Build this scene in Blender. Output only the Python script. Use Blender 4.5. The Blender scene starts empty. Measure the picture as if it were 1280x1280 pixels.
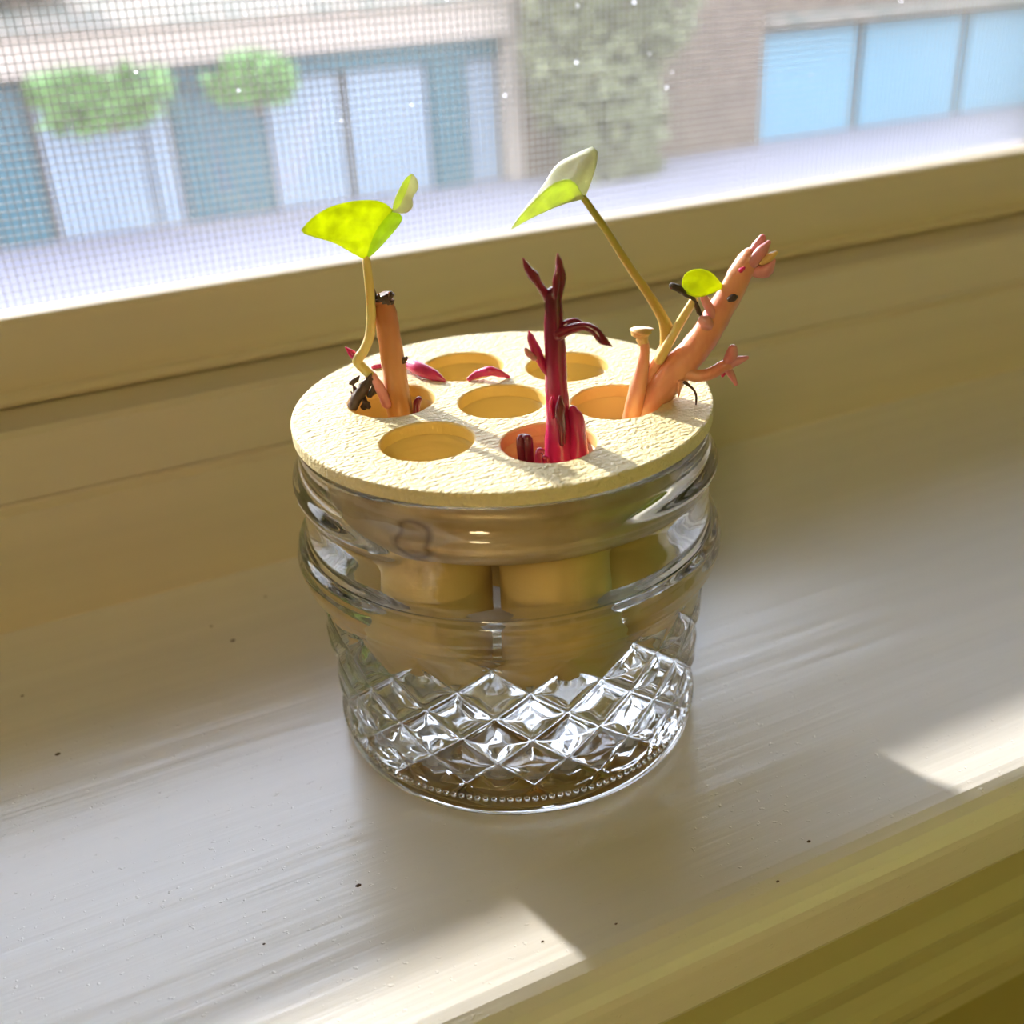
import bpy, bmesh, math, random
from mathutils import Vector, Matrix
from mathutils.geometry import delaunay_2d_cdt

# ------------------------------------------------------------------ camera
F_PX = 1349.56
PITCH, ROLL, AZ = math.radians(27.88), math.radians(-3.138), math.radians(66.05)
CAM = Vector((-67.84, -154.55, 129.68))            # millimetres, jar axis = origin, sill top = 0
scn = bpy.context.scene
col = scn.collection
FW = Vector((math.cos(PITCH)*math.cos(AZ), math.cos(PITCH)*math.sin(AZ), -math.sin(PITCH)))
R0 = Vector((math.sin(AZ), -math.cos(AZ), 0)); U0 = R0.cross(FW)
RT = math.cos(ROLL)*R0 + math.sin(ROLL)*U0
UP = -math.sin(ROLL)*R0 + math.cos(ROLL)*U0
HD = Vector((math.cos(AZ), math.sin(AZ), 0))
MM = 0.001
cd = bpy.data.cameras.new('camera'); cam = bpy.data.objects.new('camera', cd); col.objects.link(cam)
m = Matrix((RT, UP, -FW)).transposed().to_4x4(); m.translation = CAM*MM
cam.matrix_world = m
cd.sensor_width = 36; cd.lens = 36*F_PX/1280; cd.clip_start = 0.005; cd.clip_end = 200
cd.dof.use_dof = True; cd.dof.focus_distance = 0.172; cd.dof.aperture_fstop = 17
scn.camera = cam

# ------------------------------------------------------------------ light
world = bpy.data.worlds.new('sky'); scn.world = world; world.use_nodes = True
wn = world.node_tree.nodes; wl = world.node_tree.links
bg = wn['Background']; bg.inputs[1].default_value = 3.6
tc = wn.new('ShaderNodeTexCoord'); sx = wn.new('ShaderNodeSeparateXYZ'); rp = wn.new('ShaderNodeValToRGB')
wl.new(tc.outputs['Generated'], sx.inputs[0]); wl.new(sx.outputs[2], rp.inputs[0]); wl.new(rp.outputs[0], bg.inputs[0])
rp.color_ramp.elements[0].position = 0.0; rp.color_ramp.elements[0].color = (0.97, 0.96, 1.0, 1)
rp.color_ramp.elements[1].position = 0.6; rp.color_ramp.elements[1].color = (0.68, 0.78, 1.0, 1)

SUN_AZ, SUN_TAN = math.radians(-74), 0.455          # direction the light travels over the sill
sd = bpy.data.lights.new('sun', 'SUN'); sun = bpy.data.objects.new('sun', sd); col.objects.link(sun)
sd.energy = 6.0; sd.angle = math.radians(1.7); sd.cycles.is_caustics_light = True; sd.color = (1.0, 0.94, 0.84)
sdir = Vector((math.cos(SUN_AZ), math.sin(SUN_AZ), -SUN_TAN*abs(math.sin(SUN_AZ)))).normalized()
sun.rotation_euler = sdir.to_track_quat('-Z', 'Y').to_euler()
sun.location = (-0.6, 3, 1.8)

vs = scn.view_settings
vs.view_transform = 'Standard'; vs.look = 'None'; vs.exposure = 1.05; vs.gamma = 1.0; vs.use_curve_mapping = False
cy = scn.cycles
cy.max_bounces = 20; cy.transmission_bounces = 16; cy.glossy_bounces = 8; cy.diffuse_bounces = 5
cy.transparent_max_bounces = 32; cy.caustics_refractive = True; cy.caustics_reflective = False
cy.sample_clamp_indirect = 6; cy.blur_glossy = 0.3

random.seed(7)

# ------------------------------------------------------------------ helpers
def pix_ray(x, y): return FW + RT*((x-640)/F_PX) - UP*((y-640)/F_PX)
def on_z(x, y, z):
    d = pix_ray(x, y); return CAM + d*((z-CAM.z)/d.z)
def on_v(x, y, base, dd=0.0):
    """pixel -> point (mm) on the upright plane through base, dd mm further from the viewer"""
    d = pix_ray(x, y); b = Vector(base) + HD*dd
    return CAM + d*((b-CAM).dot(HD)/d.dot(HD))

def new_mat(name, color=(.8,.8,.8), rough=.5, **kw):
    mt = bpy.data.materials.new(name); mt.use_nodes = True
    b = mt.node_tree.nodes['Principled BSDF']
    b.inputs['Base Color'].default_value = (*color, 1); b.inputs['Roughness'].default_value = rough
    for k, v in kw.items(): b.inputs[k.replace('_', ' ')].default_value = v
    return mt
def nd(mt, t, **kw):
    n = mt.node_tree.nodes.new(t)
    for k, v in kw.items():
        if hasattr(n, k): setattr(n, k, v)
        else: n.inputs[k].default_value = v
    return n
def ln(mt, a, b): mt.node_tree.links.new(a, b)
def bsdf(mt): return mt.node_tree.nodes['Principled BSDF']
def noise(mt, scale, stretch=(1,1,1), detail=3, rough=.5):
    t = nd(mt, 'ShaderNodeTexCoord'); mp = nd(mt, 'ShaderNodeMapping'); mp.inputs['Scale'].default_value = stretch
    n = nd(mt, 'ShaderNodeTexNoise'); n.inputs['Scale'].default_value = scale; n.inputs['Detail'].default_value = detail
    n.inputs['Roughness'].default_value = rough
    ln(mt, t.outputs['Object'], mp.inputs['Vector']); ln(mt, mp.outputs[0], n.inputs['Vector'])
    return n
def add_bump(mt, src, strength, dist, prev=None):
    b = nd(mt, 'ShaderNodeBump'); b.inputs['Strength'].default_value = strength; b.inputs['Distance'].default_value = dist
    ln(mt, src, b.inputs['Height'])
    if prev is not None: ln(mt, prev.outputs[0], b.inputs['Normal'])
    ln(mt, b.outputs[0], bsdf(mt).inputs['Normal']); return b
def ramp(mt, src, stops):
    r = nd(mt, 'ShaderNodeValToRGB'); e = r.color_ramp.elements
    while len(e) < len(stops): e.new(.5)
    for k, (p, c) in enumerate(stops): e[k].position = p; e[k].color = (*c, 1)
    ln(mt, src, r.inputs[0]); return r

def link(name, verts, faces, mat, parent=None, smooth=False, scale=MM, origin=None):
    """verts in mm (scale=MM) or m (scale=1), world placed; origin = object location in metres"""
    o_ = parent.matrix_world.translation if parent is not None else Vector((0,0,0))
    loc = Vector(origin) if origin is not None else o_
    me = bpy.data.meshes.new(name)
    me.from_pydata([tuple(Vector(v)*scale - loc) for v in verts], [], faces)
    bm = bmesh.new(); bm.from_mesh(me); bmesh.ops.recalc_face_normals(bm, faces=bm.faces); bm.to_mesh(me); bm.free()
    if smooth: me.polygons.foreach_set('use_smooth', [True]*len(me.polygons))
    me.update()
    ob = bpy.data.objects.new(name, me); col.objects.link(ob)
    if mat: me.materials.append(mat)
    if parent is not None:
        ob.parent = parent; ob.location = loc - o_
    else: ob.location = loc
    return ob
def empty(name, loc_m):
    o = bpy.data.objects.new(name, None); col.objects.link(o); o.location = loc_m
    o.matrix_world = Matrix.Translation(Vector(loc_m)); o.empty_display_size = .01
    return o
def tag(o, label=None, cat=None, group=None, kind=None):
    if label: o['label'] = label
    if cat: o['category'] = cat
    if group: o['group'] = group
    if kind: o['kind'] = kind
    return o

class G:
    def __init__(s): s.v = []; s.f = []
    def box(s, x0, x1, y0, y1, z0, z1, bev=0.0):
        n = len(s.v)
        if bev <= 0:
            s.v += [(x, y, z) for z in (z0, z1) for y in (y0, y1) for x in (x0, x1)]
            s.f += [tuple(n+i for i in q) for q in ((0,2,3,1),(4,5,7,6),(0,1,5,4),(2,6,7,3),(0,4,6,2),(1,3,7,5))]
        else:
            bm = bmesh.new(); bmesh.ops.create_cube(bm, size=1)
            for v in bm.verts: v.co = Vector(((x0+x1)/2+v.co.x*(x1-x0), (y0+y1)/2+v.co.y*(y1-y0), (z0+z1)/2+v.co.z*(z1-z0)))
            bmesh.ops.bevel(bm, geom=bm.edges[:], offset=bev, segments=2, profile=.5, affect='EDGES')
            bm.verts.index_update()
            s.v += [tuple(v.co) for v in bm.verts]; s.f += [tuple(n+v.index for v in f.verts) for f in bm.faces]; bm.free()
        return s
    def prism_x(s, prof, x0, x1):
        """closed (y,z) profile swept along x"""
        n = len(s.v); k = len(prof)
        s.v += [(x0, y, z) for y, z in prof] + [(x1, y, z) for y, z in prof]
        for i in range(k):
            j = (i+1) % k; s.f.append((n+i, n+j, n+k+j, n+k+i))
        s.f.append(tuple(n+i for i in range(k))); s.f.append(tuple(n+k+i for i in range(k))[::-1])
        return s
    def tube(s, pts, rad, segs=12, sub=4, flat=1.0, wob=0.0, rounded=True):
        P = [Vector(p) for p in pts]
        Q, Rr = [], []
        for i in range(len(P)-1):
            p0 = P[max(i-1,0)]; p1 = P[i]; p2 = P[i+1]; p3 = P[min(i+2,len(P)-1)]
            for k in range(sub):
                t = k/sub
                Q.append(.5*((2*p1)+(p2-p0)*t+(2*p0-5*p1+4*p2-p3)*t*t+(3*p1-p0-3*p2+p3)*t**3))
                u = t*t*(3-2*t); Rr.append(rad[i]*(1-u)+rad[i+1]*u)
        Q.append(P[-1]); Rr.append(rad[-1])
        if rounded:                                     # small domes at both ends
            for end in (0, 1):
                a, b = (Q[-1], Q[-2]) if end else (Q[0], Q[1]); r = Rr[-1] if end else Rr[0]
                d = (a-b).normalized(); add = [(a+d*r*.55, r*.75), (a+d*r*.85, r*.3)]
                if end: Q += [x[0] for x in add]; Rr += [x[1] for x in add]
                else: Q = [x[0] for x in add[::-1]] + Q; Rr = [x[1] for x in add[::-1]] + Rr
        n0 = len(s.v); nrm = None; K = len(Q)
        for i in range(K):
            t = (Q[min(i+1,K-1)]-Q[max(i-1,0)]).normalized()
            if nrm is None: nrm = t.orthogonal().normalized()
            nrm = (nrm - t*nrm.dot(t)).normalized(); bn = t.cross(nrm)
            for k in range(segs):
                a = 2*math.pi*k/segs; rr = Rr[i]*(1+wob*math.sin(3*a+i*.9)+wob*.6*math.sin(i*2.3+a))
                s.v.append(tuple(Q[i]+nrm*math.cos(a)*rr+bn*math.sin(a)*rr*flat))
        for i in range(K-1):
            for k in range(segs):
                j = (k+1) % segs; s.f.append((n0+i*segs+k, n0+i*segs+j, n0+(i+1)*segs+j, n0+(i+1)*segs+k))
        s.f.append(tuple(n0+k for k in range(segs))[::-1]); s.f.append(tuple(n0+(K-1)*segs+k for k in range(segs)))
        return s
    def revolve(s, prof, segs, c=(0,0), closed=False, fn=None):
        n = len(s.v); k = len(prof)
        for i in range(segs):
            a = 2*math.pi*i/segs
            for (r, z) in prof:
                rr = r if fn is None else fn(r, z, a)
                s.v.append((c[0]+rr*math.cos(a), c[1]+rr*math.sin(a), z))
        for i in range(segs):
            j = (i+1) % segs
            for q in range(k if closed else k-1):
                w = (q+1) % k; s.f.append((n+i*k+q, n+j*k+q, n+j*k+w, n+i*k+w))
        return s
    def make(s, name, mat, parent=None, smooth=False, scale=MM, origin=None):
        return link(name, s.v, s.f, mat, parent, smooth, scale, origin)

# ------------------------------------------------------------------ materials
def paint(name, c, rough, grain=True):
    mt = new_mat(name, c, rough)
    n1 = noise(mt, 170, (.035, 1, 1), 4); n2 = noise(mt, 900, (1,1,1), 2)
    r = ramp(mt, n1.outputs[0], [(.3, tuple(x*.95 for x in c)), (.7, c)])
    ln(mt, r.outputs[0], bsdf(mt).inputs['Base Color'])
    b = add_bump(mt, n1.outputs[0], .4 if grain else .08, .0008)
    if grain:
        n3 = noise(mt, 800, (.8, 1, 1), 2, .6)
        r3 = ramp(mt, n3.outputs[0], [(.66, (0,0,0)), (.76, (1,1,1))])
        b = add_bump(mt, r3.outputs[0], .3, .0003, b)
    return mt
M_sill = paint('painted_sill', (.84, .82, .79), .24)
bsdf(M_sill).inputs['IOR'].default_value = 1.6
bsdf(M_sill).inputs['Coat Weight'].default_value = .6; bsdf(M_sill).inputs['Coat Roughness'].default_value = .22
M_sash = paint('painted_sash', (.70, .62, .46), .42, False)
M_stone = new_mat('weathered_stone', (.30, .29, .29), .8); add_bump(M_stone, noise(M_stone, 80).outputs[0], .2, .002)
M_apron = paint('painted_apron', (.50, .47, .24), .45, False)
M_wallp = new_mat('plaster', (.62, .55, .36), .85); add_bump(M_wallp, noise(M_wallp, 60).outputs[0], .15, .004)
M_wallw = new_mat('tan_plaster', (.68, .50, .30), .85); add_bump(M_wallw, noise(M_wallw, 60).outputs[0], .15, .004)
M_wallo = new_mat('olive_plaster', (.34, .30, .09), .85); add_bump(M_wallo, noise(M_wallo, 60).outputs[0], .15, .004)
M_wallg = new_mat('green_plaster', (.34, .56, .12), .85); add_bump(M_wallg, noise(M_wallg, 60).outputs[0], .15, .004)
M_ceil = new_mat('ceiling_white', (.8, .78, .72), .9); add_bump(M_ceil, noise(M_ceil, 50).outputs[0], .1, .004)
M_floor = new_mat('floor_wood', (.50, .32, .16), .45)
_n = noise(M_floor, 6, (1, 12, 1)); ln(M_floor, ramp(M_floor, _n.outputs[0], [(.3, (.40,.24,.11)), (.7, (.58,.38,.20))]).outputs[0], bsdf(M_floor).inputs['Base Color'])

M_glass = new_mat('jar_glass', (.998, .999, .994), 0.0, IOR=1.5, Transmission_Weight=1.0)
M_water = new_mat('water', (.998, .999, .994), 0.0, IOR=1.333, Transmission_Weight=1.0)

M_pane = bpy.data.materials.new('window_pane'); M_pane.use_nodes = True
_t = M_pane.node_tree; _t.nodes.remove(_t.nodes['Principled BSDF']); _o = _t.nodes['Material Output']
_tr = nd(M_pane, 'ShaderNodeBsdfTransparent'); _gl = nd(M_pane, 'ShaderNodeBsdfGlossy'); _gl.inputs['Roughness'].default_value = .02
_df = nd(M_pane, 'ShaderNodeBsdfTranslucent'); _df.inputs['Color'].default_value = (1, .98, .95, 1)
_fr = nd(M_pane, 'ShaderNodeFresnel'); _fr.inputs['IOR'].default_value = 1.3
_m1 = nd(M_pane, 'ShaderNodeMixShader'); _m2 = nd(M_pane, 'ShaderNodeMixShader')
_ns = noise(M_pane, 9, (1, 1, 1), 4); _rm = ramp(M_pane, _ns.outputs[0], [(.35, (.010,)*3), (.75, (.028,)*3)])
ln(M_pane, _rm.outputs[0], _m1.inputs[0]); ln(M_pane, _tr.outputs[0], _m1.inputs[1]); ln(M_pane, _df.outputs[0], _m1.inputs[2])
ln(M_pane, _fr.outputs[0], _m2.inputs[0]); ln(M_pane, _m1.outputs[0], _m2.inputs[1]); ln(M_pane, _gl.outputs[0], _m2.inputs[2])
ln(M_pane, _m2.outputs[0], _o.inputs['Surface'])

M_wire = new_mat('screen_wire', (.22, .22, .22), .5)
_n = noise(M_wire, 300); add_bump(M_wire, _n.outputs[0], .1, .0001)
M_alu = new_mat('screen_frame', (.75, .74, .70), .5); add_bump(M_alu, noise(M_alu, 200).outputs[0], .1, .0003)

M_holder = new_mat('cream_plastic', (.86, .76, .44), .55)
_n1 = noise(M_holder, 1000, (.6, 1.3, 1), 3, .6); _n2 = noise(M_holder, 1500, (1, 1, 1), 2)
_b = add_bump(M_holder, _n1.outputs[0], 1.0, .0007); add_bump(M_holder, _n2.outputs[0], 1.0, .0004, _b)
M_tube = new_mat('amber_glow_tube', (.82, .62, .22), .5)  # amber glow of light bouncing inside the holes put into the colour
_n1 = noise(M_tube, 120, (1, 1, 14), 2); add_bump(M_tube, _n1.outputs[0], .3, .0002)
M_collar = new_mat('cream_plastic_collar', (.80, .70, .46), .5)
_n1 = noise(M_collar, 90, (1, 1, 1), 4)
_r1 = ramp(M_collar, _n1.outputs[0], [(.38, (.42,.31,.16)), (.6, (.60,.49,.29))])
_gp = nd(M_collar, 'ShaderNodeNewGeometry'); _vd = nd(M_collar, 'ShaderNodeVectorMath', operation='DISTANCE')
_vd.inputs[1].default_value = tuple(on_v(525, 668, (0, 0, 0), -27)*MM); ln(M_collar, _gp.outputs['Position'], _vd.inputs[0])
_sc = nd(M_collar, 'ShaderNodeMath', operation='MULTIPLY'); _sc.inputs[1].default_value = 100; ln(M_collar, _vd.outputs['Value'], _sc.inputs[0])
_rr = ramp(M_collar, _sc.outputs[0], [(.0, (.75,.68,.55)), (.2, (.75,.68,.55)), (.27, (.30,.22,.14)), (.36, (1,1,1))])   # dried ring stain
_mx = nd(M_collar, 'ShaderNodeMix', data_type='RGBA', blend_type='MULTIPLY'); _mx.inputs[0].default_value = 1
ln(M_collar, _r1.outputs[0], _mx.inputs[6]); ln(M_collar, _rr.outputs[0], _mx.inputs[7])
ln(M_collar, _mx.outputs[2], bsdf(M_collar).inputs['Base Color'])

def stem_mat(name, c0, c1, rough=.35, scale=260, z=None, sub=.25):
    """colour drifts between c0 and c1 by noise, or along height z=(z0,z1) in metres"""
    mt = new_mat(name, c0, rough); n = noise(mt, scale, (1, 1, .35), 3, .6)
    if z:
        t = nd(mt, 'ShaderNodeNewGeometry'); s = nd(mt, 'ShaderNodeSeparateXYZ'); ln(mt, t.outputs['Position'], s.inputs[0])
        mr = nd(mt, 'ShaderNodeMapRange'); mr.inputs[1].default_value, mr.inputs[2].default_value = z
        ln(mt, s.outputs[2], mr.inputs[0])
        ad = nd(mt, 'ShaderNodeMath', operation='MULTIPLY_ADD'); ln(mt, n.outputs[0], ad.inputs[0]); ad.inputs[1].default_value = .5
        sb = nd(mt, 'ShaderNodeMath', operation='SUBTRACT'); ln(mt, mr.outputs[0], sb.inputs[0]); sb.inputs[1].default_value = .25
        ln(mt, sb.outputs[0], ad.inputs[2]); src = ad.outputs[0]; st = (0, 1)
    else: src = n.outputs[0]; st = (.35, .7)
    r = ramp(mt, src, [(st[0], c0), (st[1], c1)]); ln(mt, r.outputs[0], bsdf(mt).inputs['Base Color'])
    b = bsdf(mt)
    b.inputs['Subsurface Weight'].default_value = sub; b.inputs['Subsurface Radius'].default_value = (1, .4, .2); b.inputs['Subsurface Scale'].default_value = .0012
    b.inputs['Coat Weight'].default_value = .35; b.inputs['Coat Roughness'].default_value = .15
    add_bump(mt, n.outputs[0], .5, .0004); return mt
M_tan = stem_mat('tan_stem', (.52, .23, .07), (.40, .13, .05), z=(.066, .084))
M_pet = stem_mat('pale_petiole', (.66, .52, .14), (.72, .64, .26))
M_pet2 = stem_mat('green_petiole', (.62, .42, .10), (.36, .36, .06), z=(.070, .095))
M_crim = stem_mat('crimson_stem', (.60, .03, .16), (.075, .005, .016), .2, z=(.066, .086))
M_crimd = stem_mat('dark_crimson', (.17, .008, .03), (.26, .012, .05), .18)
M_mag = stem_mat('magenta_shoot', (.66, .03, .18), (.46, .02, .10), .25)
M_peach = stem_mat('peach_stem', (.80, .40, .22), (.66, .25, .16), .32)
M_pink = stem_mat('pink_bud', (.80, .40, .40), (.60, .20, .22), .35)
M_dark = stem_mat('dead_bark', (.03, .018, .012), (.10, .05, .03), .7)
M_ycrown = stem_mat('yellow_crown', (.80, .62, .16), (.70, .40, .18))

def leaf_mat(name, c, tcol, spec=.35, mix=.6):
    mt = new_mat(name, c, spec)
    n = noise(mt, 500, (1, 1, 1), 3); add_bump(mt, n.outputs[0], .5, .0003)
    r = ramp(mt, n.outputs[0], [(.35, tuple(x*.75 for x in tcol)), (.65, tcol)])
    tr = nd(mt, 'ShaderNodeBsdfTranslucent'); ln(mt, r.outputs[0], tr.inputs['Color'])
    mx = nd(mt, 'ShaderNodeMixShader'); mx.inputs[0].default_value = mix
    ln(mt, bsdf(mt).outputs[0], mx.inputs[1]); ln(mt, tr.outputs[0], mx.inputs[2])
    ln(mt, mx.outputs[0], mt.node_tree.nodes['Material Output'].inputs['Surface']); return mt
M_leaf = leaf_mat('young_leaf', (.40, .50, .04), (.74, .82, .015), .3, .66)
M_leaf2 = leaf_mat('young_leaf_shaded', (.34, .46, .04), (.52, .68, .02), .3, .6)  # darker copy of the leaf colour, shading the folded lobe
M_vein = stem_mat('leaf_vein', (.20, .24, .015), (.28, .32, .02))
M_leafglare = leaf_mat('leaf_glare', (.88, .92, .80), (.80, .86, .55), .3, .35)  # glare on the leaf's upper side and tip, painted as a whitish colour
M_leafp = leaf_mat('pale_leaf', (.72, .80, .55), (.72, .86, .05), .3, .5)  # base colour lightened towards the glare on this leaf
bsdf(M_leafp).inputs['Coat Weight'].default_value = 1; bsdf(M_leafp).inputs['Coat Roughness'].default_value = .35

# ------------------------------------------------------------------ setting: room shell
def struct(o): o['kind'] = 'structure'; return o
X0, X1 = -520, 560            # window opening, mm
ZT = 1180
YW = -40                      # room face of the window wall
RX0, RX1, RY0, RZ0, RZ1 = -1700, 760, -3200, -900, 1650
g = G()
g.box(RX0, X0, YW, 150, RZ0, RZ1); g.box(X1, RX1, YW, 150, RZ0, RZ1)
g.box(X0, X1, YW, 150, ZT, RZ1); g.box(X0, X1, YW, 150, RZ0, -24)
struct(g.make('wall_front', M_wallo))
struct(G().box(RX0-100, RX0, RY0-100, 150, RZ0, RZ1).make('wall_left', M_wallw))
struct(G().box(RX1, RX1+100, RY0-100, 150, RZ0, RZ1).make('wall_right', M_wallg))  # unseen wall, set close and green so its bounce tints the window
struct(G().box(RX0, RX1, RY0-100, RY0, RZ0, RZ1).make('wall_back', M_wallw))
struct(G().box(RX0-100, RX1+100, RY0-100, 150, RZ0-60, RZ0).make('floor', M_floor))
struct(G().box(RX0-100, RX1+100, RY0-100, 150, RZ1, RZ1+60).make('ceiling', M_ceil))

# stool (the inner sill board) with rounded nosing
prof = [(76, 0), (-58, 0)]
for k in range(1, 7):
    a = math.pi/2*k/6; prof.append((-58-6.5*math.sin(a), -6.5+6.5*math.cos(a)))
for k in range(1, 7):
    a = math.pi/2*k/6; prof.append((-58-6.5*math.cos(a), -13-6.5*math.sin(a)))
prof += [(-40, -20), (76, -20)]
st = struct(G().prism_x(prof, X0-60, X1+60).make('trim_1', M_sill, smooth=False)); st['label'] = 'glossy white painted window sill board with rounded front edge'
# apron moulding under the sill
prof = [(-40, -20), (-55, -20), (-55, -24), (-52, -28), (-51, -44), (-53, -48)]
for k in range(0, 9):
    a = math.pi*k/8; prof.append((-53-5*math.sin(a), -57+8*math.cos(a)))
prof += [(-50, -66.5), (-53, -69), (-53, -74), (-46, -80), (-40, -82)]
ap = struct(G().prism_x(prof, X0-40, X1+40).make('trim_2', M_apron)); ap['label'] = 'cream moulded apron under the window sill'

# the window: stop, jambs, sash, pane
win = empty('window_1', (0.02, 0.09, 0.0)); struct(win); win['label'] = 'painted sash window above the sill'
G().prism_x([(75, 0), (75, 27.2), (76.4, 28.4), (76.4, 29.2), (75.2, 30.2), (75.2, 44), (76.4, 45.2), (93, 45.2), (150, 45.2), (150, 0)], X0, X1).make('window_stop', M_sash, win)
pr = [(91.5, 45.2), (89.6, 45.8), (89.2, 46.8), (89.6, 47.9), (91.2, 48.6), (91, 63.2), (91.6, 64.2), (92.6, 64.5), (97.4, 64.8), (97.4, 63), (100.6, 63), (100.6, 64), (103, 62.6), (104, 58), (104, 45.2)]
G().prism_x(pr, X0+25, X1-25).make('bottom_rail', M_sash, win)
G().box(X0+25, X0+75, 91, 124, 61, ZT-40, 1.5).make('sash_stile', M_sash, win)
G().box(X1-75, X1-25, 91, 124, 61, ZT-40, 1.5).make('sash_stile', M_sash, win)
G().box(X0+75, X1-75, 91, 124, ZT-90, ZT-40, 1.5).make('top_rail', M_sash, win)
G().box(X0, X0+25, -40, 150, 0, ZT, 1).make('jamb', M_sash, win)
G().box(X1-25, X1, -40, 150, 0, ZT, 1).make('jamb', M_sash, win)
G().box(X0+25, X1-25, -40, 150, ZT-40, ZT, 1).make('head', M_sash, win)
G().prism_x([(104, 40), (104, 52), (190, 36), (190, 20)], X0-30, X1+30).make('outer_sill', M_stone, win)
G().box(X0+70, X1-70, 97.6, 100.4, 63.2, ZT-85).make('pane', M_pane, win)

# insect screen just outside the pane
YS = 113.0
scr = tag(empty('insect_screen', (0.02, YS*MM, 0.053)), 'dark woven insect screen stretched outside the window pane', 'screen')
g = G(); p_ = 1.75; w = .10
x = X0+70
k = 0
while x < X1-70:
    g.box(x-w, x+w, YS-w, YS+w, 59.5, ZT-90); x += p_; k += 1
z = 61.0
while z < ZT-90:
    g.box(X0+70, X1-70, YS-w*1.4, YS+w*1.4, z-w, z+w); z += p_
tag(g.make('screen_mesh', M_wire, scr), kind='stuff')
g = G()
g.box(X0+58, X0+72, 108.5, 117, 62, ZT-82, .8); g.box(X1-72, X1-58, 108.5, 117, 62, ZT-82, .8)
g.box(X0+72, X1-72, 108.5, 117, ZT-96, ZT-82, .8); g.box(X0+72, X1-72, 110.5, 116, 51, 60, .8)
g.make('screen_frame', M_alu, scr)

# ------------------------------------------------------------------ added fill lamp (unseen, behind the viewer)
M_lampm = new_mat('lamp_metal', (.5, .42, .25), .35, Metallic=1.0)
M_shade = bpy.data.materials.new('lamp_shade'); M_shade.use_nodes = True
_b = bsdf(M_shade); _b.inputs['Base Color'].default_value = (.9, .8, .6, 1); _b.inputs['Emission Color'].default_value = (1, .80, .48, 1); _b.inputs['Emission Strength'].default_value = 1
LX, LY, LZ = -1150, -1500, 1250
lamp = tag(empty('fill_lamp', (LX*MM, LY*MM, RZ1*MM)), 'unseen brass fill lamp added to warm the room, with a glowing cream drum shade', 'lamp')
G().revolve([(0.1, RZ1), (60, RZ1), (60, RZ1-15), (12, RZ1-25), (6, RZ1-30), (6, LZ+100), (0.1, LZ+100)], 24, (LX, LY)).make('stem', M_lampm, lamp, True)
G().revolve([(190, LZ-90), (190, LZ+100), (186, LZ+100), (186, LZ-90)], 40, (LX, LY), True).make('lamp_shade', M_shade, lamp, True)
G().revolve([(0.1, LZ+100), (186, LZ+100), (186, LZ+97), (0.1, LZ+97)], 40, (LX, LY)).make('shade_top', M_lampm, lamp)
pd_ = bpy.data.lights.new('fill_bulb', 'POINT'); pl = bpy.data.objects.new('fill_bulb', pd_); col.objects.link(pl)
pl.parent = lamp; pl.location = (0, 0, (LZ-20-RZ1)*MM); pd_.energy = 18; pd_.color = (1, .82, .50); pd_.shadow_soft_size = .17

# ------------------------------------------------------------------ the jar
ZR = 59.6                      # rim height
def outer_r(z):
    K = [(0,32.4),(0.7,33.0),(2.2,33.2),(4,33.1),(8,32.8),(12,33.2),(26,34.0),(31.0,34.4),(33.2,35.2),(35.2,36.7),(37.5,37.2),(39.8,36.7),(41.2,35.5),(43,34.9),(46,34.8),(58,34.4),(59.2,34.2),(59.6,33.6)]
    for (a, ra), (b, rb) in zip(K, K[1:]):
        if a <= z <= b:
            t = (z-a)/(b-a); t = t*t*(3-2*t); return ra+(rb-ra)*t
    return K[-1][1]
def tri(x): x = x % 1.0; return 1-abs(2*x-1)          # 0 at integers, 1 half way
ND = 12                                              # diamonds round the jar
def jar_fn(r, z, a):
    # screw thread
    if z > 42:
        u = ((a + math.radians(160)) / (2*math.pi)) % 1.0
        for tstart in (0, .5):
            uu = (u - tstart) % 1.0
            if uu < .58:
                zc = 54.5 - 7.0*uu; e = min(1, uu/.05, (.58-uu)/.05)
                d = (z-zc)/1.9
                r += 1.5*e*math.exp(-d*d)
        # mould seam
        da = (a-math.radians(262)+math.pi) % (2*math.pi)-math.pi
        r += .12*math.exp(-(da/.006)**2)
    # quilted cushions on the lower body
    if 4.6 < z < 33.5:
        e = min(1, (z-4.6)/1.5, (33.5-z)/2.0)
        U = (a-math.radians(239.5))/math.radians(20); V = (z-21.1)/9.8
        p, q = tri(U+V), tri(U-V); mn = min(p, q)
        r += e*(.50*math.sin(min(mn, .75)/.75*math.pi/2) - .20*math.exp(-(mn/.08)**2) - .22)
        hx = abs((U-V+.5) % 1-.5)+abs((U+V+.5) % 1-.5)       # short star rays at the crossings
        if hx < .42: r -= e*.12*(1-hx/.42)*math.exp(-(abs(p-q)/.10)**2)
    return r
SEG = 720
po = [(.01, 1.6), (22, 1.6), (27, .5), (30, .05)]
po += [(outer_r(z), z) for z in [0, .4, .9, 1.6, 2.4, 3.4, 4.4]]
z = 4.8
while z < ZR-.3: po.append((outer_r(z), z)); z += .3
po += [(34.1, 59.3), (33.7, ZR), (32.6, ZR), (32.1, 59.3)]
def inner_r(z):
    if z > 44: return 31.9
    if z > 36: return 31.9+1.2*math.sin((44-z)/8*math.pi)*.6+(44-z)/8*.3
    return 30.2+(z-5)*.065 if z > 5 else 30.2
pin = [(inner_r(z), z) for z in (57, 52, 48, 45, 43.5, 42, 40.5, 39, 37.5, 36, 34, 30, 26, 22, 18, 14, 11, 9)]
pin += [(30.0, 8), (29.3, 6.6), (27.8, 5.6), (25, 5.0), (18, 4.6), (9, 4.4), (.01, 4.3)]
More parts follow.
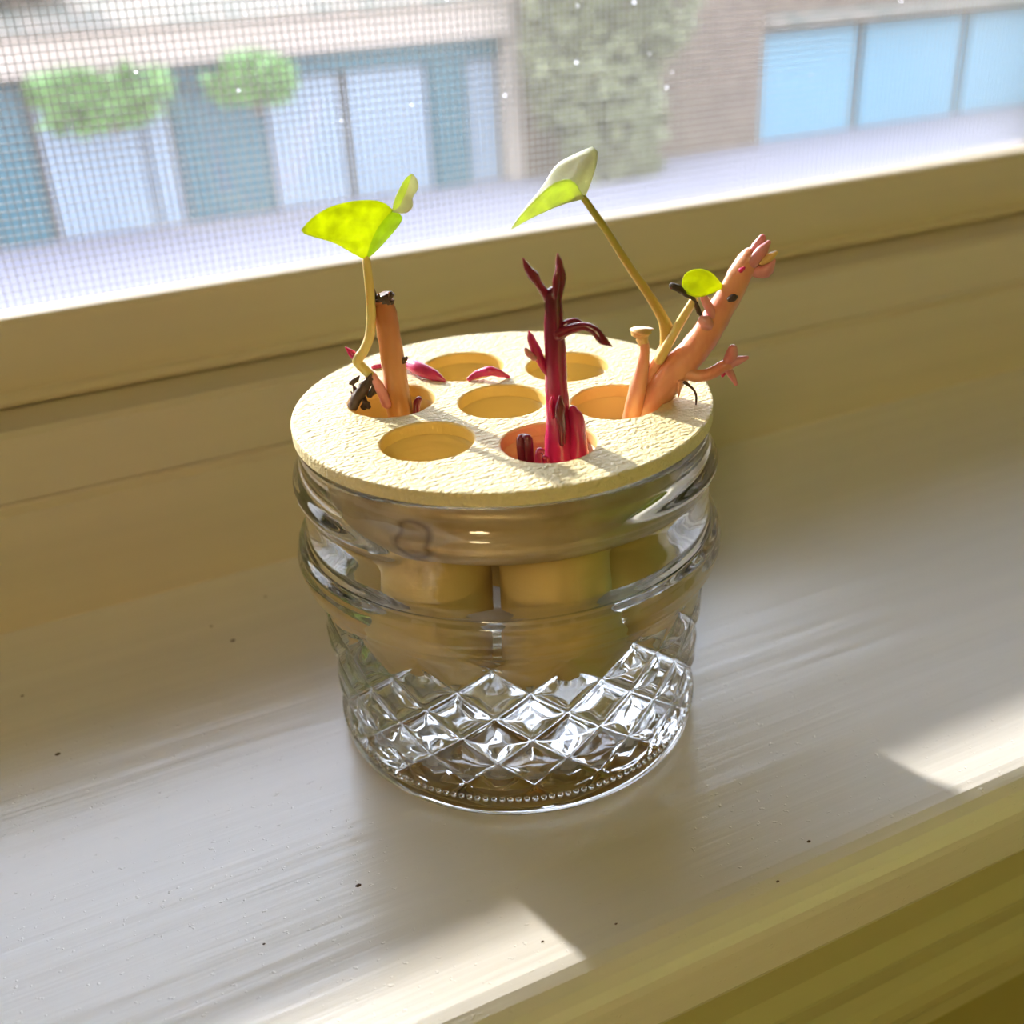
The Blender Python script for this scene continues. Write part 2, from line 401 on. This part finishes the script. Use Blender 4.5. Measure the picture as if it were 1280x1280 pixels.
jar = tag(empty('glass_jar', (0, 0, 0)), 'small clear quilted glass canning jar half full of water on the white sill', 'jar')
def jf(r, z, a):
    return jar_fn(r, z, a) if r > 30.9 and r > inner_r(z)+1.0 and z > 4.5 else r
body = G().revolve(po+pin, SEG, fn=jf).make('jar_body', M_glass, jar, True)
g = G()                                                # bead ring round the heel
ico = bmesh.new(); bmesh.ops.create_icosphere(ico, subdivisions=1, radius=.62); ico.verts.index_update()
iv = [v.co.copy() for v in ico.verts]; fi = [tuple(v.index for v in f.verts) for f in ico.faces]; ico.free()
for k in range(150):
    a = 2*math.pi*k/150; n = len(g.v); c = Vector((32.95*math.cos(a), 32.95*math.sin(a), 4.0))
    g.v += [tuple(c+v) for v in iv]; g.f += [tuple(n+i for i in f) for f in fi]
tag(g.make('heel_beads', M_glass, jar, True), kind='stuff')
body.cycles.is_caustics_caster = True; st.cycles.is_caustics_receiver = True

# water, its skin a hair inside the glass
ZW = 39.0
wp = [(.01, 4.2), (9, 4.3), (18, 4.5), (25, 4.9), (27.9, 5.5), (29.4, 6.5), (30.15, 8)]
wp += [(inner_r(z)+.12, z) for z in (9, 11, 14, 18, 22, 26, 30, 34, 36, 37.5, 38.6)]
wp += [(inner_r(39)+.12, ZW+.5), (inner_r(39)-.3, ZW+.35), (inner_r(39)-1.2, ZW+.06), (28, ZW), (.01, ZW)]
water = tag(G().revolve(wp, 128).make('water', M_water, None, True, origin=(0, 0, .0042)), 'clear water filling the lower half of the jar', 'water')
water.cycles.is_caustics_caster = True

# ------------------------------------------------------------------ plastic plant holder
HC = (-.3, -1.0); HR, HRING = 7.3, 18.9
HOLES = [HC] + [(HC[0]+HRING*math.cos(math.radians(27+60*k)), HC[1]+HRING*math.sin(math.radians(27+60*k))) for k in range(6)]
holder = tag(empty('plant_holder', (0, 0, .0598)), 'cream plastic disc with seven holes sitting on the jar mouth', 'plant holder')
def disc(z0, z1, R, hr, ch):
    ne, nh = 144, 64
    pts = []; edges = []
    def loop(c, r, n):
        s = len(pts)
        for i in range(n): pts.append(Vector((c[0]+r*math.cos(2*math.pi*i/n), c[1]+r*math.sin(2*math.pi*i/n))))
        edges.extend((s+i, s+(i+1) % n) for i in range(n)); return s
    lo = [(loop((0,0), R-ch, ne), ne, (0,0), R, 1)] + [(loop(c, hr+ch, nh), nh, c, hr, -1) for c in HOLES]
    vo, _, fo, _, _, _ = delaunay_2d_cdt(pts, edges, [], 1, 1e-6)
    vo = [Vector(v) for v in vo]
    F = []
    for f in fo:
        c = sum((vo[i] for i in f), Vector((0, 0)))/len(f)
        if all((c-Vector(h)).length > hr+ch*.5 for h in HOLES): F.append(tuple(f))
    g = G(); nv = len(vo)
    g.v = [(v.x, v.y, z1) for v in vo] + [(v.x, v.y, z0) for v in vo]
    g.f = F + [tuple(i+nv for i in f[::-1]) for f in F]
    for s, n, c, r, sg in lo:
        rings = [[s+i for i in range(n)]]
        for rr, zz in ((r-.3*ch*sg, z1-.3*ch), (r, z1-ch), (r, z0)):
            b = len(g.v); g.v += [(c[0]+rr*math.cos(2*math.pi*i/n), c[1]+rr*math.sin(2*math.pi*i/n), zz) for i in range(n)]
            rings.append([b+i for i in range(n)])
        rings.append([s+i+nv for i in range(n)])
        for A, B in zip(rings, rings[1:]):
            for i in range(n): g.f.append((A[i], A[(i+1) % n], B[(i+1) % n], B[i]))
        if sg == 1: g.hole_from = len(g.f)
    return g
dg = disc(59.8, 62.0, 35.0, HR, .4); dk = dg.make('disc', M_holder, holder); dk.data.materials.append(M_tube)
for k in range(dg.hole_from, len(dk.data.polygons)): dk.data.polygons[k].material_index = 1
G().revolve([(31.2, 59.9), (31.2, 49), (30.8, 48.6), (29.3, 48.6), (29.0, 49), (29.0, 59.9)], 128, closed=True).make('collar', M_collar, holder, True)
for c in HOLES:
    G().revolve([(HR, 59.9), (HR, 25.3), (HR+.3, 25), (HR+1.1, 25), (HR+1.4, 25.4), (HR+1.4, 59.9)], 64, c, True).make('tube', M_tube, holder, True)

# ------------------------------------------------------------------ slips
def hole3(k, z=62): return Vector((HOLES[k][0], HOLES[k][1], z))
def px(base, lst, default_dd=0):
    out = []
    for q in lst: out.append(on_v(q[0], q[1], base, q[2] if len(q) > 2 else default_dd))
    return out
def ppm(base): return F_PX/((Vector(base)-CAM).dot(FW))
def stalk(name, base, lst, widths, mat, parent, **kw):
    """lst of pixel points, widths in pixels across"""
    s = ppm(base); return G().tube(px(base, lst), [w_/2/s for w_ in widths], **kw).make(name, mat, parent, True)
def resample(P, n):
    L = [0]
    for a, b in zip(P, P[1:]): L.append(L[-1]+(b-a).length)
    out = []
    for k in range(n):
        t = L[-1]*k/(n-1); i = 0
        while i < len(P)-2 and L[i+1] < t: i += 1
        u = (t-L[i])/max(1e-9, L[i+1]-L[i]); out.append(P[i].lerp(P[i+1], u))
    return out
def smooth_poly(P, it=2):
    for _ in range(it):
        Q = [P[0]]
        for a, b in zip(P, P[1:]): Q += [a.lerp(b, .25), a.lerp(b, .75)]
        Q.append(P[-1]); P = Q
    return P
def leaf(name, base, rib, left, right, mat, parent, n=22, m_=8, bulge=.6, thick=.16, mat2=None):
    A = resample(smooth_poly(px(base, rib), 1), n); rows = [[] for _ in range(n)]
    for side, pl_ in ((0, left), (1, right)):
        B = resample(smooth_poly(px(base, pl_), 1), n)
        for i in range(n):
            v = B[i]-A[i]
            for k in range(1 if side else 0, m_+1):
                t = k/m_
                off = -HD*bulge*math.sin(math.pi*t)*min(1, v.length/6)*(1+.35*math.sin(i*1.3+k*.8))
                rows[i].append((side, k, A[i]+v*t+off))
    g = G(); W = 2*m_+1; grid = []
    for r in rows:
        L = [p for s_, k, p in r if s_ == 0][::-1]; Rr = [p for s_, k, p in r if s_ == 1]
        grid.append(L+Rr)
    def nrm(i, k):
        a = grid[min(i+1, n-1)][k]-grid[max(i-1, 0)][k]; b = grid[i][min(k+1, W-1)]-grid[i][max(k-1, 0)]
        c = a.cross(b); return c.normalized() if c.length > 1e-9 else HD
    for sg in (.5, -.5):
        for i in range(n):
            for k in range(W): g.v.append(tuple(grid[i][k]+nrm(i, k)*thick*sg))
    N = n*W
    for i in range(n-1):
        for k in range(W-1):
            q = (i*W+k, i*W+k+1, (i+1)*W+k+1, (i+1)*W+k); g.f.append(q); g.f.append(tuple(x+N for x in q[::-1]))
    rim = [i*W for i in range(n)] + [(n-1)*W+k for k in range(1, W)] + [i*W+W-1 for i in range(n-2, -1, -1)] + [k for k in range(W-2, 0, -1)]
    for a, b in zip(rim, rim[1:]+rim[:1]): g.f.append((a, b, b+N, a+N))
    o = g.make(name, mat, parent, True)
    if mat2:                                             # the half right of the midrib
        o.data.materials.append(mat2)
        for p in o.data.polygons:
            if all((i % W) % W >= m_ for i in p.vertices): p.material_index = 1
    def vein(P, r0):
        G().tube(P, [r0*(1-.7*k/(len(P)-1)) for k in range(len(P))], segs=6, sub=1).make('vein', M_vein, o, True)
    vein([grid[i][m_]-HD*.1 for i in range(0, n, 3)], .2)
    if n > 18:
        for i0 in (3, 7, 11, 15):
            vein([grid[min(n-1, i0+k//2)][m_-k]-HD*.08 for k in range(0, m_)], .12)
    return o

# --- slip with tan stem and folded yellow-green leaf (left rear hole)
kL = 3; bL = hole3(kL)
slA = tag(empty('sweet_potato_slip', bL*MM - Vector((0, 0, .022))), 'tan cut stem slip with one folded yellow-green leaf on a pale stalk', 'plant slip', 'sweet potato slips in the holder')
stalk('stem', bL, [(512, 640), (506, 560), (500, 510), (492, 462), (487, 420), (481, 392), (478, 374)], [34, 34, 33, 30, 28, 28, 26], M_tan, slA, segs=16, wob=.05, rounded=False)
stalk('stem_scar', bL, [(479, 380), (478, 371), (477, 368)], [25, 27, 20], M_dark, slA, segs=14, wob=.14, rounded=False)
g = G(); s = ppm(bL)
for a, b, w_ in (((470, 374), (468, 361), 6), ((474, 374), (473, 366), 7), ((486, 374), (486, 365), 6), ((490, 378), (493, 375), 5)):
    g.tube(px(bL, [(*a, -1), (*b, -1.2)]), [w_/2/s, .06], segs=6, sub=2)
g.make('bark_shred', M_dark, slA, True)
stalk('petiole_base', bL, [(484, 505, -1.5), (474, 484, -2), (464, 469, -2.2)], [13, 13, 12], M_pink, slA, segs=10, wob=.08)
stalk('petiole', bL, [(466, 472, -2.2), (456, 462, -2.3), (447, 451, -2.4), (455, 438, -2.3), (462, 420, -2.2), (464, 395, -2), (462, 360, -1.8), (458, 325, -1.5)], [12, 12, 13, 12, 12, 11.5, 11, 10], M_pet, slA, segs=12)
stalk('shoot', bL, [(449, 452, -2), (441, 443, -1.6), (432, 434, -1.2)], [9, 10, 2], M_mag, slA, segs=8)
lf = leaf('leaf', bL, [(457, 325, -1.5), (463, 302, -1), (474, 280, -.2), (490, 263, .8)],
     [(457, 325, -1.5), (437, 314, -3), (416, 302, -4.6), (396, 297, -5.6), (374, 291, -6.5), (374, 290, -6.5), (390, 271, -5), (414, 257, -3.2), (448, 250, -1), (476, 250, .3), (491, 262, .8)],
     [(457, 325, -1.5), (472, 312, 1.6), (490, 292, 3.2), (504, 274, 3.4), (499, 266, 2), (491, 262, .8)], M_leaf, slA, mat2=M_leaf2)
leaf('leaf_tip', bL, [(490, 265, .8), (500, 258, 1), (508, 240, 1.6), (515, 217, 2.4)], [(490, 265, .8), (492, 252, .6), (499, 236, 1.4), (507, 222, 2), (515, 217, 2.4)],
     [(490, 265, .8), (507, 268, .2), (518, 258, .2), (514, 248, 1.2), (524, 236, 1.8), (522, 224, 2.2), (515, 217, 2.4)], M_leafp, slA, 16, 5, .3, mat2=M_leafglare)
random.seed(3)
g = G()
for k in range(9):
    a0 = (random.uniform(438, 462), random.uniform(478, 512)); th = random.uniform(-2.6, -.4)
    l = random.uniform(10, 22); dd = random.uniform(-4, -1)
    g.tube(px(bL, [(*a0, dd), (a0[0]+l*.5*math.cos(th)+2, a0[1]+l*.5*math.sin(th), dd), (a0[0]+l*math.cos(th), a0[1]+l*math.sin(th), dd-.3)]), [.55, .4, .08], segs=6, sub=3, wob=.2)
g.tube(px(bL, [(463, 472, -2.6), (456, 484, -3), (448, 494, -3), (442, 508, -3)]), [.7, .9, 1.0, .8], segs=8, wob=.2)
tag(g.make('dry_roots', M_dark, slA, True), kind='stuff')
stalk('shoot', bL, [(521, 520, -1), (521, 505, -1), (524, 499, -1)], [9, 10, 8], M_crimd, slA, segs=8)
stalk('node', bL, [(499, 448, -.5), (505, 450, -.4), (508, 447, -.2)], [9, 10, 4], M_dark, slA, segs=8, wob=.15)

# --- crimson slip (front hole)
kB = 5; bB = hole3(kB)
slB = tag(empty('sweet_potato_slip', bB*MM - Vector((0, 0, .022))), 'dark crimson branching slip standing upright in the holder', 'plant slip', 'sweet potato slips in the holder')
stalk('stem', bB, [(699, 680), (700, 600), (699, 560), (697, 510), (695, 465), (693, 420), (692, 390), (691, 368)], [42, 42, 36, 29, 27, 25, 22, 20], M_crim, slB, segs=18, wob=.035)
stalk('bud', bB, [(693, 385), (697, 365), (700, 347), (699, 330), (697, 317)], [13, 14, 15, 9, 2], M_crimd, slB)
stalk('bud', bB, [(694, 372, -1.2), (695, 352, -1.6), (697, 333, -1.4)], [6, 9, 2], M_crimd, slB)
stalk('bud', bB, [(690, 384), (683, 369), (674, 356), (667, 345), (660, 336), (654, 323)], [14, 11, 9, 13, 9, 2], M_crimd, slB)
stalk('bud', bB, [(698, 414), (708, 406), (718, 402), (726, 404)], [14, 12, 9, 6], M_crimd, slB)
stalk('bud', bB, [(698, 418, -1), (712, 412, -1.5), (730, 408, -2), (744, 414, -2.5), (752, 424, -3), (765, 433, -3.4)], [16, 12, 10, 11, 12, 2], M_crimd, slB)
stalk('shoot', bB, [(687, 470), (678, 455), (670, 438), (664, 424), (661, 414)], [10, 15, 18, 14, 3], M_mag, slB, flat=.6)
stalk('shoot', bB, [(668, 448, -1), (661, 442, -1.3), (657, 436, -1.5)], [7, 8, 4], M_pink, slB)
stalk('shoot', bB, [(703, 552, -2.6), (702, 532, -2.8), (700, 512, -2.8), (700, 498, -2.6)], [14, 18, 20, 8], M_crimd, slB, flat=.6)
stalk('shoot', bB, [(691, 520, -2.2), (689, 506, -2.4), (690, 497, -2.2)], [8, 10, 4], M_mag, slB, flat=.6)
stalk('shoot', bB, [(724, 610, -1), (724, 575, -1), (723, 545, -1), (720, 522, -1), (716, 511, -1)], [24, 24, 21, 18, 10], M_mag, slB, segs=14, wob=.06)
for a in ([(655, 590, -2), (652, 562, -2.2), (651, 549, -2.2), (656, 545, -2)], [(662, 590, -2.6), (661, 562, -2.8), (660, 549, -2.8), (656, 546, -2.5)]):
    stalk('shoot', bB, a, [12, 12, 11, 7], M_crimd, slB)
stalk('shoot', bB, [(676, 600, -4), (674, 578, -4.2), (674, 565, -4.2), (678, 563, -4.2)], [13, 12, 10, 6], M_mag, slB)
stalk('shoot', bB, [(684, 600, -4.5), (683, 576, -4.5), (679, 572, -4.5)], [9, 9, 6], M_mag, slB)

# --- peach slip with two leaves (right hole)
kR = 6; bR = hole3(kR)
slC = tag(empty('sweet_potato_slip', bR*MM - Vector((0, 0, .022))), 'peach pink slip leaning outward with a long-stalked pale leaf', 'plant slip', 'sweet potato slips in the holder')
stalk('stem', bR, [(776, 600), (792, 545), (812, 504), (840, 468), (866, 440), (890, 405), (908, 375), (924, 345), (938, 322)], [42, 42, 41, 40, 37, 34, 31, 29, 27], M_peach, slC, segs=18, wob=.04)
stalk('bud', bR, [(936, 326), (946, 310), (953, 297)], [17, 15, 9], M_pink, slC)
stalk('bud', bR, [(940, 328, -1), (952, 314, -1.5), (961, 303, -1.6)], [16, 14, 6], M_pink, slC)
stalk('bud', bR, [(944, 338, -.5), (957, 338, -1), (966, 326, -1.5)], [16, 18, 8], M_pink, slC)
stalk('bud', bR, [(952, 328, -1.5), (962, 322, -2), (970, 316, -2)], [8, 10, 5], M_ycrown, slC)
stalk('node', bR, [(912, 374, -2.2), (917, 372, -2.6), (921, 371, -2.4)], [7, 9, 4], M_dark, slC)
stalk('node', bR, [(926, 338, -1.6), (930, 335, -1.8)], [6, 4], M_mag, slC)
stalk('shoot', bR, [(886, 408, -1), (881, 402, -2), (878, 400, -2.2)], [16, 17, 12], M_pink, slC)
stalk('shoot', bR, [(892, 396, -1), (886, 384, -1.3), (879, 371, -1.5)], [14, 11, 9], M_pink, slC)
stalk('shoot', bR, [(856, 462, -1), (870, 470, -2), (888, 467, -2.6), (904, 458, -3), (913, 455, -3)], [22, 16, 15, 15, 14], M_peach, slC)
stalk('bud', bR, [(908, 456, -3), (914, 444, -3.2), (916, 436, -3.4)], [12, 15, 12], M_pink, slC)
stalk('bud', bR, [(910, 456, -3), (922, 451, -3.4), (934, 447, -3.6)], [13, 11, 5], M_pink, slC)
stalk('bud', bR, [(908, 460, -3), (914, 468, -3.2), (920, 480, -3.4)], [11, 9, 5], M_pink, slC)
stalk('node', bR, [(905, 466, -3), (903, 470, -3)], [6, 4], M_mag, slC)
stalk('root', bR, [(856, 478, -2.6), (866, 486, -3), (870, 494, -3.2), (870, 506, -3.3)], [5, 3, 3, 2], M_dark, slC, segs=6)
stalk('root', bR, [(850, 478, -2.4), (849, 487, -2.6), (848, 496, -2.8)], [8, 5, 2], M_peach, slC, segs=6)
stalk('offshoot', bR, [(786, 560, -1.5), (790, 520, -1.5), (797, 488, -1.6), (803, 460, -1.8), (806, 440, -2), (804, 424, -2)], [26, 24, 22, 16, 12, 12], M_peach, slC, segs=12, wob=.05)
stalk('crown', bR, [(804, 430, -2), (803, 422, -2), (802, 416, -2), (802, 412, -2)], [12, 15, 24, 27], M_ycrown, slC, segs=14, wob=.09, rounded=False)
stalk('petiole_base', bR, [(800, 492, .2), (814, 464, .3), (826, 446, .4), (833, 428, .4)], [18, 18, 16, 14], M_peach, slC, segs=12, wob=.06)
stalk('petiole', bR, [(832, 434, .4), (833, 412, .5), (826, 393, .6), (808, 364, .9), (786, 332, 1.2), (760, 291, 1.6), (730, 248, 2)], [15, 17, 13, 11, 10, 9, 8], M_pet2, slC, segs=12)
leaf('leaf', bR, [(638, 287, -5), (664, 272, -3.5), (700, 256, -1), (731, 248, 2)],
     [(638, 287, -5), (654, 265, -6), (678, 240, -6), (697, 226, -5), (716, 223, -2.5), (731, 248, 2)],
     [(638, 287, -5), (656, 260, 0), (680, 232, 4), (694, 205, 7), (722, 191, 8), (746, 181, 8), (748, 200, 6), (739, 228, 3.5), (731, 248, 2)], M_leafp, slC, 24, 8, -.3, mat2=M_leafglare)
stalk('petiole', bR, [(824, 450, -.5), (836, 428, -.6), (852, 400, -.8), (868, 374, -1)], [13, 12, 11, 10], M_pet, slC, segs=12)
leaf('leaf', bR, [(852, 352, -1), (870, 353, -1.2), (888, 355, -1), (905, 359, -.4)],
     [(852, 352, -1), (856, 341, -.4), (872, 335, .4), (888, 339, .4), (898, 350, 0), (905, 359, -.4)],
     [(852, 352, -1), (854, 366, -1.8), (872, 373, -2.2), (890, 367, -1.6), (900, 362, -.8), (905, 359, -.4)], M_leaf, slC, 16, 6, .5)
stalk('dead_leaf', bR, [(840, 357, -1.4), (848, 361, -1.6), (858, 368, -1.6), (868, 375, -1.4), (874, 390, -1.4), (878, 396, -1.4)], [8, 9, 6, 5, 6, 3], M_dark, slC, segs=8, wob=.15)

# --- crimson shoots lying on the disc
def lying(name, pix, widths, mat, label, hs):
    P = []; s = ppm((0, 0, 62))
    for (x, y), w_, h in zip(pix, widths, hs): P.append(on_z(x, y, 62.0+w_/2/s*.8+h))
    o = G().tube(P, [w_/2/s for w_ in widths], segs=12, flat=.8).make(name, mat, None, True, origin=tuple(P[len(P)//2].x*MM if i == 0 else (P[len(P)//2].y*MM if i == 1 else .062) for i in range(3)))
    return tag(o, label, 'plant shoot', 'cut shoots on the disc')
lying('cut_shoot', [(466, 459), (486, 456), (506, 454), (522, 460), (540, 468), (556, 476)], [6, 9, 14, 19, 16, 4], M_mag, 'long crimson shoot lying on the cream disc behind the tan stem', [0, 0, .6, .5, .1, 0])
sh = lying('cut_shoot', [(586, 474), (598, 467), (612, 464), (622, 466), (636, 471)], [6, 11, 13, 11, 4], M_mag, 'short curled pink shoot lying between the rear holes', [0, .4, 1.0, .6, 0])

# ------------------------------------------------------------------ specks of dirt on the sill
g = G()
for (x, y), r in zip([(291, 801), (264, 783), (332, 746), (72, 943), (28, 870), (1011, 1052), (972, 1102), (770, 1155), (678, 1177), (448, 1107), (330, 1180)], [.45, .3, .3, .45, .3, .3, .25, .2, .2, .4, .2]):
    c = on_z(x, y, 0); n = len(g.v); 
    g.v += [(c.x+v.x*r*2.2, c.y+v.y*r*1.4, max(0, v.z*r*1.1)) for v in iv]; g.f += [tuple(n+i for i in f) for f in fi]
tag(g.make('dirt_specks', M_dark), 'tiny dark specks of dirt scattered on the white sill', 'dirt', kind='stuff')

# rain drops caught in the screen
random.seed(21); g = G()
for k in range(80):
    x = random.uniform(-75, 260); z = random.uniform(70, 150); r = random.uniform(.2, .45)
    if random.random() > (z-62)/80: continue
    n = len(g.v); g.v += [(x+v.x*r/.62, YS-.3+v.y*r/.62*.7, z+v.z*r/.62*1.2) for v in iv]; g.f += [tuple(n+i for i in f) for f in fi]
tag(g.make('rain_drops', M_water, None, True, origin=(.05, YS*MM, .07)), 'tiny clear rain drops caught in the insect screen mesh', 'water drops', kind='stuff')

# ------------------------------------------------------------------ outdoors (metres)
ZG = -3.25
M_pave = new_mat('paving', (.175, .165, .20), .8); add_bump(M_pave, noise(M_pave, 3).outputs[0], .2, .02)
M_stucco = new_mat('brown_stucco', (.36, .26, .19), .9)
_n = noise(M_stucco, 5, (1,1,1), 5); ln(M_stucco, ramp(M_stucco, _n.outputs[0], [(.35, (.085,.058,.04)), (.65, (.14,.10,.07))]).outputs[0], bsdf(M_stucco).inputs['Base Color'])
M_cream = new_mat('cream_render', (.30, .25, .205), .8); add_bump(M_cream, noise(M_cream, 8).outputs[0], .2, .01)
M_door = new_mat('pale_blue_door', (.165, .215, .27), .5); add_bump(M_door, noise(M_door, 4).outputs[0], .1, .01)
M_sky = new_mat('sky_blue_door', (.09, .23, .31), .5); add_bump(M_sky, noise(M_sky, 4).outputs[0], .1, .01)
M_teal = new_mat('teal_paint', (.018, .08, .105), .5); add_bump(M_teal, noise(M_teal, 4).outputs[0], .1, .01)
M_roof = new_mat('mossy_roof', (.20, .19, .16), .9)
_n = noise(M_roof, 4); ln(M_roof, ramp(M_roof, _n.outputs[0], [(.4, (.05,.06,.045)), (.65, (.17,.125,.09))]).outputs[0], bsdf(M_roof).inputs['Base Color'])
def foliage_mat(name, c):
    mt = new_mat(name, c, .6); n = noise(mt, 6); ln(mt, ramp(mt, n.outputs[0], [(.3, tuple(x*.6 for x in c)), (.7, c)]).outputs[0], bsdf(mt).inputs['Base Color']); return mt
M_ivy = foliage_mat('ivy_leaves', (.13, .25, .06)); M_olive = foliage_mat('olive_leaves', (.17, .175, .08))
struct(G().box(-40, 60, .6, 60, ZG-.3, ZG).make('ground', M_pave, scale=1))
YB = 16.0
bld = tag(empty('garage_building', (5, YB, ZG)), 'low garage building with pale blue doors under a cream fascia', 'building')
G().box(-8, 30, YB+.3, YB+7, ZG, -.9).make('wall', M_stucco, bld, scale=1)
G().box(-8, 7.45, YB-.25, YB+.3, -1.13, -.62, .03).make('fascia', M_cream, bld, scale=1)
G().box(7.35, 7.62, YB-.1, YB+.3, ZG, -.62, .02).make('pilaster', M_cream, bld, scale=1)
G().box(7.62, 12.15, YB-.15, YB+.3, ZG, .5, .02).make('pier', M_stucco, bld, scale=1)
G().prism_x([(YB-.35, -.62), (YB+7, .9), (YB+7, -.62)], -8, 7.5).make('roof', M_roof, bld, scale=1)
G().prism_x([(YB-.35, -1.35), (YB+7, .4), (YB+7, -1.35)], 12.15, 30).make('roof', M_roof, bld, scale=1)
def door(x0, x1, z1, mat):
    d = G().box(x0, x1, YB+.16, YB+.3, ZG, z1, .02).make('garage_door', mat, bld, scale=1)
    n = 4
    for k in range(n):
        h = (z1-ZG)/n
        G().box(x0+.08, x1-.08, YB+.12, YB+.17, ZG+k*h+.05, ZG+(k+1)*h-.05, .015).make('door_panel', mat, d, scale=1)
for a, b, mt in ((-3.2, -.4, M_door), (-.2, .5, M_teal), (.6, 1.9, M_door), (1.96, 2.3, M_door), (2.36, 3.62, M_teal), (3.68, 4.78, M_door), (4.9, 6.15, M_door), (6.8, 7.3, M_door)):
    door(a, b, -1.2, mt)
G().box(6.18, 6.75, YB+.05, YB+.3, ZG, -1.13, .02).make('post', M_teal, bld, scale=1)
G().box(2.3, 7.3, YB+.02, YB+.3, -1.42, -1.13, .02).make('lintel', M_teal, bld, scale=1)
for a, b in ((12.25, 14.4), (14.6, 16.9), (17.1, 19.4), (19.6, 22)): door(a, b, -1.5, M_sky)
def clump(name, c, r, n, mat, label, cat, grp=None, ls=.16):
    g = G(); lobes = [Vector((random.uniform(-.55,.55)*r[0], random.uniform(-.4,.4)*r[1], random.uniform(-.55,.55)*r[2])) for _ in range(7)]
    for k in range(n):
        d = Vector((random.gauss(0,1), random.gauss(0,1), random.gauss(0,1))).normalized(); q = random.uniform(.55, 1)**.5
        p = Vector(c)+lobes[k % 7]+Vector((d.x*r[0], d.y*r[1], d.z*r[2]))*q*.48
        a = Vector((random.gauss(0,1), random.gauss(0,1), random.gauss(0,1))).normalized(); b = a.orthogonal().normalized()
        i = len(g.v); s = ls*random.uniform(.6, 1.2)
        g.v += [tuple(p-a*s), tuple(p+b*s*.5), tuple(p+a*s), tuple(p-b*s*.5)]; g.f.append((i, i+1, i+2, i+3))
    o = empty(name, (c[0], c[1], c[2]-r[2])); tag(o, label, cat, grp)
    tag(g.make('foliage', mat, o, scale=1), kind='stuff')
    G().tube([(c[0], c[1], c[2]-r[2]), (c[0]+.03, c[1], c[2]), (c[0], c[1], c[2]+r[2]*.7)], [.05, .04, .02], 8).make('branch', M_stucco, o, scale=1)
    return o
clump('hanging_ivy', (1.5, YB-.7, -1.35), (1.0, .25, .45), 700, M_ivy, 'green ivy clump hanging under the fascia beside the pale door', 'ivy', 'ivy under the fascia')
clump('hanging_ivy', (3.35, YB-.7, -1.35), (.65, .25, .42), 450, M_ivy, 'small green ivy clump hanging in front of the dark teal door', 'ivy', 'ivy under the fascia')
clump('tall_shrub', (8.95, YB-1.0, ZG+1.9), (1.75, .6, 2.6), 3600, M_olive, 'tall olive green shrub growing against the brown pier', 'shrub')
clump('roof_shrub', (.3, YB+1.0, -.1), (1.4, .5, .35), 700, M_roof, 'dark straggly shrub growing along the mossy roof', 'shrub')
